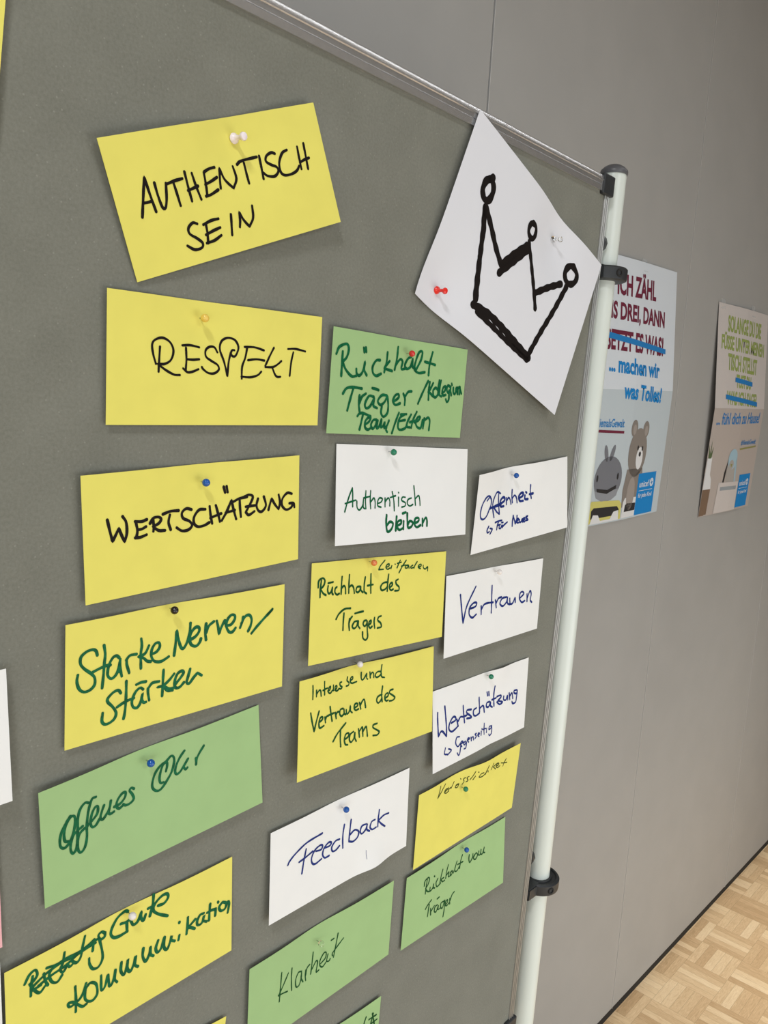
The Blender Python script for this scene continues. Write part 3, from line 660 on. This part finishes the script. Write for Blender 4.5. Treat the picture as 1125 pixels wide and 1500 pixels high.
        strokes=[(1.94, '-624,283 -638,177 -643,96|-676,212 -666,272 -608,294 -581,259 -606,198 -646,169* -614,119 -568,93|-556,141 -556,93 -508,107 -487,157 -491,112 -462,93|-488,260 -476,248|-409,194 -441,149 -417,90 -345,106|-313,271 -343,189 -363,102|-340,151 -283,150|-339,145 -308,107 -260,104|-196,279 -228,197 -242,120|-235,152 -178,175 -184,118 -145,113|-108,162 -147,149 -125,110 -88,148 -77,119|-5,244 -40,175 -48,130 1,116 48,150|107,284 74,212 55,123|8,193 123,186|251,228 245,169 265,119 318,166 325,212|363,192 337,152 376,119 420,158 390,201 337,159|446,205 439,157 477,149 492,212 486,152 525,144 559,219 543,156 574,138|-620,-117 -576,-77 -511,-41|-550,-83 -559,-157 -568,-234|-517,-152 -508,-241|-504,-194 -448,-148|-385,-164 -428,-169 -440,-223 -403,-247 -365,-185 -369,-232 -334,-236|-398,-80 -357,-74|-259,-173 -313,-173 -316,-232 -279,-249 -241,-169 -241,-278 -258,-380|-217,-240 -182,-219 -185,-188 -212,-194 -226,-236 -197,-261 -153,-245|-139,-190 -133,-266|-128,-220 -94,-161 -49,-139')]),
    'crown': dict(paper='white', ink='black', at=(0.78691, 0.1445, -0.37677), size=(0.29358, 0.20794), lift=(0.00509, 0.01067, 0.01141, 0.00701), dent=[(-0.11587, -0.08233), (0.04427, 0.07689)],
        strokes=[(8.06, '-960,605 -1003,559 -1050,505 -1064,440 -1052,380 -1002,336 -945,342 -907,390 -897,464 -918,531 -970,562 -1016,550|-382,-101 -573,17 -774,172 -934,270 -853,45 -755,-249 -674,-478 -619,-623|-399,-72 -252,142 -79,357|934,697 866,665 820,602 807,528 844,469 924,457 997,499 1038,570 1030,636 965,674 904,682'), (6.8, '-77,645 -123,600 -135,538 -110,489 -54,471 -3,492 24,548 16,610 -26,642 -93,634|-61,417 95,241 293,1 420,-161'), (8.12, '-399,-183 -265,2 -20,348|-937,268 -831,8|328,-6 552,192 784,375|897,406 770,-10 653,-354 561,-678|-771,-208 -613,-620'), (9.16, '-623,-688 -346,-650 -21,-656 335,-684 592,-703'), (6.63, '-537,-724 -163,-732 172,-741 573,-740')]),
    'gbot': dict(paper='green', ink='dark green', at=(0.55019, -0.7294, -0.01745), size=(0.205, 0.095), lift=(0.003, 0.003, 0.004, 0.004), dent=[(0.0, 0.035)],
        strokes=[(2.15, '790,337 767,284 747,206|910,317 883,220 858,122|841,277 966,271|879,200 983,206|894,326 943,165')]),
    'ybot': dict(paper='yellow', ink=None, at=(0.32275, -0.62019, -0.08727), size=(0.205, 0.095), lift=(0.004, 0.003, 0.004, 0.004), dent=[(0.0, 0.035)],
        strokes=[]),
    'yleft': dict(paper='yellow', ink=None, at=(0.11404, 0.19477, -0.06981), size=(0.205, 0.095), lift=(0.004, 0.004, 0.004, 0.006), dent=[(0.0, 0.035)],
        strokes=[]),
    'wleft': dict(paper='white', ink=None, at=(0.12179, -0.25258, 0.04014), size=(0.205, 0.095), lift=(0.008, 0.006, 0.01, 0.008), dent=[(0.0, 0.035)],
        strokes=[]),
    'pink': dict(paper='pink', ink=None, at=(0.11849, -0.36538, 0.04014), size=(0.205, 0.095), lift=(0.003, 0.002, 0.004, 0.004), dent=[(0.0, 0.035)],
        strokes=[]),
    'wsliver': dict(paper='white', ink=None, at=(0.12137, -0.47293, 0.04363), size=(0.205, 0.095), lift=(0.004, 0.003, 0.003, 0.004), dent=[(0.0, 0.035)],
        strokes=[]),
}

LABELS = {
    'auth': 'tilted yellow card with black AUTHENTISCH SEIN at the board top',
    'resp': 'yellow card with black RESPEKT under the tilted yellow card',
    'wert': 'yellow card with WERTSCHÄTZUNG in black capitals',
    'stark': 'yellow card with green words Starke Nerven / Stärken',
    'offen': 'large green card with green words Offenes Ohr',
    'gute': 'yellow card with a crossed-out word and Gute Kommunikation in green',
    'rueck': 'green card with Rückhalt Träger/Kollegium Team/Eltern in thick green pen',
    'bleib': 'white card with green words Authentisch bleiben',
    'traeg': 'yellow card with Leitfaden and Rückhalt des Trägers in dark green',
    'inter': 'yellow card with Interesse und Vertrauen des Teams in dark green',
    'feed': 'white card with blue word Feedback',
    'klar': 'green card with dark green word Klarheit',
    'offh': 'white card with blue Offenheit, overlapping the aluminium side rail',
    'vert': 'white card with only the blue word Vertrauen',
    'wge': 'white card with blue Wertschätzung gegenseitig, left edge behind a yellow card',
    'verl': 'yellow card with thin Verlässlichkeit, wavy top edge',
    'rvom': 'green card with thin Rückhalt vom Träger, nearest the lower clamp',
    'crown': 'large white sheet turned on its corner with a black drawn crown',
    'gbot': 'green card corner cut off by the bottom picture edge, below Klarheit',
    'ybot': 'small yellow card corner at the bottom picture edge, below Gute Kommunikation',
    'yleft': 'sliver of a yellow card at the top left picture edge',
    'wleft': 'right end of a white card at the left picture edge, beside Starke Nerven',
    'pink': 'sliver of a pink card at the left picture edge, beside Offenes Ohr',
    'wsliver': 'thin white sliver of a card in the bottom left corner, beside Gute Kommunikation',
}
LIFT_SIGMA = 0.028


CARDS['feed']['curl'] = ((0.045, -0.050, 0.0045, 0.014),)
CARDS['verl']['curl'] = ((0.020, 0.047, 0.0035, 0.020), (-0.045, 0.047, -0.0012, 0.016))
CARDS['wge']['curl'] = ((0.035, 0.048, 0.0030, 0.014), (0.02, -0.048, -0.0012, 0.014))


def card_surface(c):
    w_, h_ = c['size']
    L = c['lift']

    def surf(s, t):
        a, v = s / w_ + 0.5, t / h_ + 0.5
        b = L[0] * (1 - a) * v + L[1] * a * v + L[2] * a * (1 - v) + L[3] * (1 - a) * (1 - v)
        for (ps, pt) in c['dent']:
            b *= 1 - math.exp(-((s - ps) ** 2 + (t - pt) ** 2) / (2 * LIFT_SIGMA ** 2))
        for (ps, pt, amp, sig) in c.get('curl', ()):
            b += amp * math.exp(-((s - ps) ** 2 + (t - pt) ** 2) / (2 * sig ** 2))
        return (s, -(b + 0.0006), t)
    return surf


for key, c in CARDS.items():
    surf = card_surface(c)
    w_, h_ = c['size']
    cx, cz, ang = c['at']
    Mx = BOARD @ Matrix.Translation((cx, 0, cz)) @ Matrix.Rotation(-ang, 4, 'Y')
    bm = sheet_bm(surf, -w_ / 2, w_ / 2, -h_ / 2, h_ / 2, 36, 20)
    big = key == 'crown'
    o = from_bm('paper_sheet' if big else 'paper_card', bm, M['sheet' if big else c['paper']], None, Mx, smooth=False)
    for p in o.data.polygons:
        p.use_smooth = True
    o.data.set_sharp_from_angle(angle=math.radians(50))
    tag(o, LABELS[key], 'paper' if big else 'card', None if big else 'cards pinned to the board')
    if c['strokes']:
        rng = random.Random(key)
        bm = bmesh.new()
        for wid, txt in c['strokes']:
            for st in txt.split('|'):
                pts = smooth_stroke(st)
                ribbon(bm, pts, wid / 1000, surf, 0.00022, rng)
        me = bpy.data.meshes.new('handwriting')
        bm.to_mesh(me)
        bm.free()
        h = link('crown_drawing' if big else 'handwriting', me, M['ink_' + c['ink']], o)
        tag(h, ('black marker crown' if big else c['ink'] + ' pen lettering'))

# ------------------------------------------------------------------ pins
BALL_PINS = [
    ('resp', 'yellow', 0.36810, 0.04851),
    ('wert', 'blue', 0.37615, -0.07830),
    ('stark', 'black', 0.35201, -0.17916),
    ('offen', 'blue', 0.33598, -0.30227),
    ('gute', 'white', 0.32446, -0.42979),
    ('rueck', 'red', 0.61175, 0.04391),
    ('bleib', 'green', 0.59625, -0.05368),
    ('traeg', 'orange', 0.58011, -0.16393),
    ('inter', 'white', 0.57100, -0.26727),
    ('feed', 'blue', 0.56690, -0.42178),
    ('klar', 'clear', 0.54457, -0.56198),
    ('offh', 'blue', 0.81997, -0.08118),
    ('vert', 'white', 0.80467, -0.19796),
    ('wge', 'green', 0.80921, -0.33052),
    ('verl', 'green', 0.77813, -0.46805),
    ('rvom', 'blue', 0.79314, -0.55431),
]
PUSH_PINS = [
    ('auth', 'white', (0.39109, 0.18600), (0.39185, 0.18622)),
    ('crown', 'red', (0.64889, 0.11058), (0.64901, 0.10964)),
    ('crown', 'clear', (0.85637, 0.19971), (0.85617, 0.19898)),
]

WHO = {'auth': 'AUTHENTISCH SEIN', 'resp': 'RESPEKT', 'wert': 'WERTSCHÄTZUNG in capitals', 'stark': 'Starke Nerven', 'offen': 'Offenes Ohr', 'gute': 'Gute Kommunikation',
       'rueck': 'Rückhalt Träger/Kollegium', 'bleib': 'Authentisch bleiben', 'traeg': 'Leitfaden', 'inter': 'Interesse und Vertrauen', 'feed': 'Feedback',
       'klar': 'Klarheit', 'offh': 'Offenheit', 'vert': 'just Vertrauen', 'wge': 'Wertschätzung gegenseitig', 'verl': 'Verlässlichkeit', 'rvom': 'Rückhalt vom Träger'}
BR = 0.0032
for key, colr, x, z in BALL_PINS:
    Mx = BOARD @ Matrix.Translation((x, 0, z)) @ Matrix.Rotation(PI / 2, 4, 'X')     # local +Z points out of the board
    rt = tag(empty('ball_pin', Mx), '%s round-headed pin in the card with %s' % (colr, WHO[key]), 'pin', 'round-headed pins')
    prof = [(BR * math.sin(PI * k / 14), 0.0075 - BR * math.cos(PI * k / 14)) for k in range(15)]
    prof[0], prof[-1] = (0, prof[0][1]), (0, prof[-1][1])
    lathe('pin_head', prof, Matrix.Identity(4), M['pin_' + colr], rt, seg=24)
    lathe('needle', [(0.0, -0.006), (0.00045, -0.004), (0.00045, 0.0052)], Matrix.Identity(4), M['steel'], rt, seg=8)
for key, colr, base, head in PUSH_PINS:
    b3, h3 = Vector((base[0], -0.0008, base[1])), Vector((head[0], -0.011, head[1]))
    Mx = BOARD @ axis_frame(b3, h3 - b3)
    lab = {'white': 'white push pin in the tilted yellow card with AUTHENTISCH SEIN', 'red': 'red push pin at the left corner of the crown sheet',
           'clear': 'clear push pin at the right of the crown sheet'}[colr]
    rt = tag(empty('push_pin', Mx), lab, 'pin', 'push pins')
    lathe('grip', [(0.0, 0.0), (0.0036, 0.0), (0.0041, 0.0008), (0.0038, 0.0020), (0.0025, 0.0030), (0.0018, 0.0045), (0.0017, 0.0075), (0.0021, 0.0092), (0.0030, 0.0103), (0.0033, 0.0115), (0.0029, 0.0127), (0.0015, 0.0133), (0.0, 0.0134)], Matrix.Identity(4), M['push_' + colr], rt, seg=24)
    lathe('needle', [(0.0, -0.008), (0.0005, -0.006), (0.0005, 0.0002)], Matrix.Identity(4), M['steel'], rt, seg=8)

# ------------------------------------------------------------------ posters on the wall
# local: u in mm from the right edge (negative to the left), v in mm down from the top (negative)


class Poster:
    def __init__(self, label, tr, turn, w_, h_, vf, uf, bulge, ridge, top_mat, bottom_mat):
        self.w, self.h, self.vf, self.uf, self.bulge, self.ridge = w_, h_, vf, uf, bulge, ridge
        self.root = empty('wall_poster', Matrix.Translation((tr[0], -0.0012, tr[1])) @ Matrix.Rotation(-turn, 4, 'Y'))
        tag(self.root, label, 'poster', 'posters on the wall')
        vs = [-h_, vf, 0]
        bm = bmesh.new()
        for lo, hi, mat_i in ((-h_, vf, 1), (vf, 0, 0)):
            for a, b in ((-w_, uf), (uf, 0)):
                for back in (0, 0.25):
                    q = [bm.verts.new(self.P(x, y, -back)) for x, y in ((a, lo), (b, lo), (b, hi), (a, hi))]
                    f = bm.faces.new(q if not back else q[::-1])
                    f.material_index = mat_i
        bmesh.ops.remove_doubles(bm, verts=bm.verts[:], dist=1e-5)
        me = bpy.data.meshes.new('sheet')
        bm.to_mesh(me)
        bm.free()
        me.materials.append(M[top_mat])
        me.materials.append(M[bottom_mat])
        link('sheet', me, None, self.root)

    def P(self, u_, v_, off=0.0):
        k = 1 - (v_ - self.vf) / (-self.vf) if v_ > self.vf else 1 - (self.vf - v_) / (self.h + self.vf)
        j = 1 - (u_ - self.uf) / (-self.uf) if u_ > self.uf else 1 - (self.uf - u_) / (self.w + self.uf)
        return Vector((u_ / 1000, -(0.5 + self.bulge * k + self.ridge * j + off) / 1000, v_ / 1000))

    def place(self, name, bm, mat, off, parent=None):
        for co, no in (((0, self.vf, 0), (0, 1, 0)), ((self.uf, 0, 0), (1, 0, 0))):
            bmesh.ops.bisect_plane(bm, geom=bm.verts[:] + bm.edges[:] + bm.faces[:], plane_co=co, plane_no=no, dist=1e-4)
        for v in bm.verts:
            v.co = self.P(v.co.x, v.co.y, off)
        return from_bm(name, bm, M[mat], parent or self.root)

    def poly(self, name, polys, mat, off=0.4, parent=None):
        bm = bmesh.new()
        for pl in polys:
            bm.faces.new([bm.verts.new((x, y, 0)) for x, y in pl])
        return self.place(name, bm, mat, off, parent)

    def text(self, name, lines, mat, off=0.5, bold=0.02, parent=None):
        bm = bmesh.new()
        for body, x0, x1, y0, y1, drop in lines:
            cu = bpy.data.curves.new('lettering', 'FONT')
            cu.body = body
            cu.offset = bold
            cu.resolution_u = 3
            ob = bpy.data.objects.new('lettering', cu)
            COL.objects.link(ob)
            bpy.context.view_layer.update()
            me = bpy.data.meshes.new_from_object(ob.evaluated_get(bpy.context.evaluated_depsgraph_get()))
            bpy.data.objects.remove(ob)
            xs = [v.co.x for v in me.vertices]
            ys = [v.co.y for v in me.vertices]
            ax, bx, ay, by = min(xs), max(xs), min(ys), max(ys)
            for v in me.vertices:
                fx = (v.co.x - ax) / (bx - ax)
                fy = (v.co.y - ay) / (by - ay)
                v.co = (x0 + (x1 - x0) * fx, y0 + (y1 - y0) * fy + drop * fx, 0)
            bm.from_mesh(me)
            bpy.data.meshes.remove(me)
        return self.place(name, bm, mat, off, parent)

    def tape(self, u_, v_, w_=22, h_=30):
        bm = bmesh.new()
        q = [bm.verts.new(Vector(((u_ + a) / 1000, b, (v_ + c) / 1000))) for a, b, c in ((0, -0.0011, -h_ / 2), (w_, -0.0011, -h_ / 2), (w_, 0.0004, h_ / 2), (0, 0.0004, h_ / 2))]
        for v in q[:2]:
            v.co.y = self.P(v.co.x * 1000, v.co.z * 1000, 0.5).y
        bm.faces.new(q)
        return from_bm('tape', bm, M['tape'], self.root)


def ell(cx, cy, rx, ry, n=20, turn=0.0):
    o = []
    for k in range(n):
        a = 2 * PI * k / n
        x, y = rx * math.cos(a), ry * math.sin(a)
        o.append((cx + x * math.cos(turn) - y * math.sin(turn), cy + x * math.sin(turn) + y * math.cos(turn)))
    return o


def quad_line(x0, y0, x1, y1, t):
    return [(x0, y0 - t / 2), (x1, y1 - t / 2), (x1, y1 + t / 2), (x0, y0 + t / 2)]


def logo(p, x0, x1, y0, y1):
    panel = p.poly('logo_panel', [[(x0, y0), (x1, y0), (x1, y1), (x0, y1)]], 'p_blue', 0.6)
    W_ = x1 - x0
    p.text('logo_lettering', [('unicef', x0 + 0.10 * W_, x0 + 0.64 * W_, y1 - 0.34 * W_, y1 - 0.18 * W_, 0),
                              ('für jedes Kind', x0 + 0.10 * W_, x0 + 0.86 * W_, y1 - 0.62 * W_, y1 - 0.48 * W_, 0)], 'p_white', 0.9, 0.015, panel)
    gx, gy, gr = x0 + 0.78 * W_, y1 - 0.25 * W_, 0.105 * W_
    globe = p.poly('logo_globe', [ell(gx, gy, gr, gr, 24)], 'p_white', 0.9, panel)
    p.poly('globe_lines', [quad_line(gx - gr * .8, gy, gx + gr * .8, gy, gr * .12), [(gx - gr * .06, gy - gr * .8), (gx + gr * .06, gy - gr * .8), (gx + gr * .06, gy + gr * .8), (gx - gr * .06, gy + gr * .8)],
                           ell(gx + gr * .1, gy - gr * .1, gr * .28, gr * .38)], 'p_blue', 1.1, panel)
    p.poly('logo_rule', [quad_line(x0 + 0.10 * W_, y1 - 0.42 * W_, x0 + 0.86 * W_, y1 - 0.42 * W_, 0.012 * W_)], 'p_white', 0.9, panel)


p1 = Poster('wall poster with dark red capitals and toy bear and whale, behind the pole', (1.9560, CAM_H + 0.3665), math.radians(2.3), 400, 590, -286, -210, 15, 5, 'p_white', 'p_white_shaded')  # darker lower half paints in the shade below the fold
p1.text('headline', [('ICH ZÄHL', -310, -119, -83, -27, 2), ('BIS DREI, DANN', -358, -65, -141, -96, -4), ('SETZT ES WAS!', -352, -68, -201, -156, -4)], 'p_wine', 0.5, 0.035)
p1.poly('strike_line', [[(-352, -176), (-55, -199), (-55, -187), (-352, -163)]], 'p_cyan', 0.9)
p1.text('slogan', [('... machen wir', -338, -84, -248, -211, -10), ('was Tolles!', -266, -66, -306, -269, -10)], 'p_blue', 0.6, 0.035)
p1.text('hashtag', [('#NiemalsGewalt', -386, -246, -370, -349, -3)], 'p_cyan', 0.6, 0.015)
p1.poly('underline', [quad_line(-386, -376, -243, -382, 6)], 'p_wine', 0.6)
bear = p1.poly('toy_bear_picture', [ell(-160, -432, 49, 58, 26), [(-205, -470), (-122, -470), (-108, -520), (-112, -560), (-212, -560), (-216, -520)]], 'p_bear', 0.5)
for ex_, ey_ in ((-192, -374), (-128, -378)):
    p1.poly('ear', [ell(ex_, ey_, 17, 20)], 'p_bear', 0.45, bear)
    p1.poly('ear_lining', [ell(ex_ + 1, ey_ - 3, 9, 12)], 'p_bearlight', 0.7, bear)
p1.poly('muzzle', [ell(-148, -446, 18, 27)], 'p_chairwhite', 0.75, bear)
p1.poly('eyes_and_nose', [ell(-148, -436, 6, 6), ell(-161, -421, 4, 6), ell(-137, -423, 4, 6)], 'p_dark', 0.95, bear)
p1.poly('paw', [ell(-172, -530, 21, 40, 22)], 'p_bearlight', 0.75, bear)
whale = p1.poly('toy_whale_picture', [ell(-290, -487, 62, 52, 28)], 'p_whale', 0.5)
p1.poly('tail_fin', [ell(-312, -428, 8, 20, 16, 0.35), ell(-284, -428, 8, 20, 16, -0.45)], 'p_whale', 0.5, whale)
p1.poly('belly', [[(-345, -512), (-290, -516), (-238, -512), (-245, -528), (-268, -537), (-312, -537), (-336, -528)]], 'p_whalelight', 0.7, whale)
p1.poly('face', [[(-338, -506), (-290, -512), (-250, -503), (-250, -511), (-290, -521), (-336, -514)], ell(-340, -483, 4, 8), ell(-248, -483, 4, 8)], 'p_dark', 0.9, whale)
p1.poly('yellow_chair_picture', [[(-365, -586), (-362, -545), (-352, -534), (-226, -541), (-214, -550), (-212, -586)]], 'p_chairyellow', 0.55)
p1.poly('chair_opening', [[(-350, -575), (-350, -556), (-340, -550), (-234, -554), (-224, -562), (-224, -575)]], 'p_dark', 0.75)
p1.poly('chair_seat', [[(-352, -587), (-340, -566), (-318, -568), (-306, -582), (-262, -582), (-248, -566), (-226, -564), (-222, -587)]], 'p_chairwhite', 0.9)
p1.poly('white_chair_picture', [[(-208, -586), (-206, -548), (-198, -538), (-136, -540), (-136, -586)]], 'p_chairwhite', 0.55)
p1.poly('white_chair_opening', [[(-196, -572), (-194, -556), (-186, -552), (-138, -554), (-138, -572)]], 'p_dark', 0.75)
logo(p1, -137, -35, -586, -484)
p1.tape(-190, -6)

p2 = Poster('creased wall poster with lime green capitals and penguin toy, at the right picture edge', (2.6400, CAM_H + 0.3470), math.radians(1.8), 400, 590, -284, -190, 17, 5, 'p_beige', 'p_beige_shaded')  # lower half is a darker beige, fold shade put into the colour
p2.text('headline', [('SOLANGE DU DIE', -332, -63, -74, -28, -4), ('FÜSSE UNTER MEINEN', -372, -28, -122, -74, -8), ('TISCH STELLST', -322, -88, -178, -131, -8), ('TUST DU', -256, -136, -226, -187, -4), ('WAS ICH SAGE!', -320, -79, -274, -234, -6)], 'p_lime', 0.5, 0.035)
p2.poly('strike_line', [quad_line(-264, -203, -124, -213, 13), quad_line(-328, -252, -72, -271, 13)], 'p_cyan', 0.9)
p2.text('slogan', [('... fühl dich zu Hause!', -374, -30, -331, -297, 3)], 'p_cyan', 0.6, 0.015)
p2.text('hashtag', [('#NiemalsGewalt', -166, -30, -394, -377, 1)], 'p_cyan', 0.6, 0.01)
p2.poly('underline', [quad_line(-168, -404, -22, -399, 5)], 'p_olive', 0.6)
pot = p2.poly('plant_picture', [[(-396, -423), (-366, -421), (-364, -470), (-352, -484), (-346, -512), (-398, -512)]], 'p_chairwhite', 0.55)
p2.poly('leaf', [[(-392, -424), (-398, -384), (-385, -412), (-381, -372), (-378, -412), (-366, -390), (-372, -424)]], 'p_grass', 0.6, pot)
p2.poly('table_leg', [[(-398, -513), (-346, -513), (-350, -586), (-366, -586), (-366, -588), (-398, -588)]], 'p_wood', 0.5, pot)
peng = p2.poly('toy_penguin_picture', [ell(-208, -470, 38, 58, 26)], 'p_grey', 0.5)
p2.poly('hood', [ell(-212, -432, 34, 30, 20), [(-182, -425), (-172, -470), (-168, -505), (-178, -505), (-188, -460)]], 'p_paleblue', 0.65, peng)
p2.poly('face_patch', [ell(-218, -448, 17, 14)], 'p_grey', 0.8, peng)
p2.poly('flipper', [[(-244, -430), (-262, -470), (-266, -506), (-256, -506), (-250, -470)]], 'p_dark', 0.7, peng)
p2.poly('beak', [[(-226, -446), (-210, -446), (-218, -457)]], 'p_olive', 0.95, peng)
p2.poly('drawer_picture', [[(-300, -588), (-292, -498), (-136, -502), (-134, -588)]], 'p_beige', 0.75)
p2.poly('drawer_slot', [[(-276, -511), (-150, -514), (-150, -525), (-276, -522)]], 'p_shade', 0.9)
logo(p2, -131, -30, -584, -483)
p2.tape(-385, -2, 30, 26)
p2.tape(-150, -2, 30, 34)
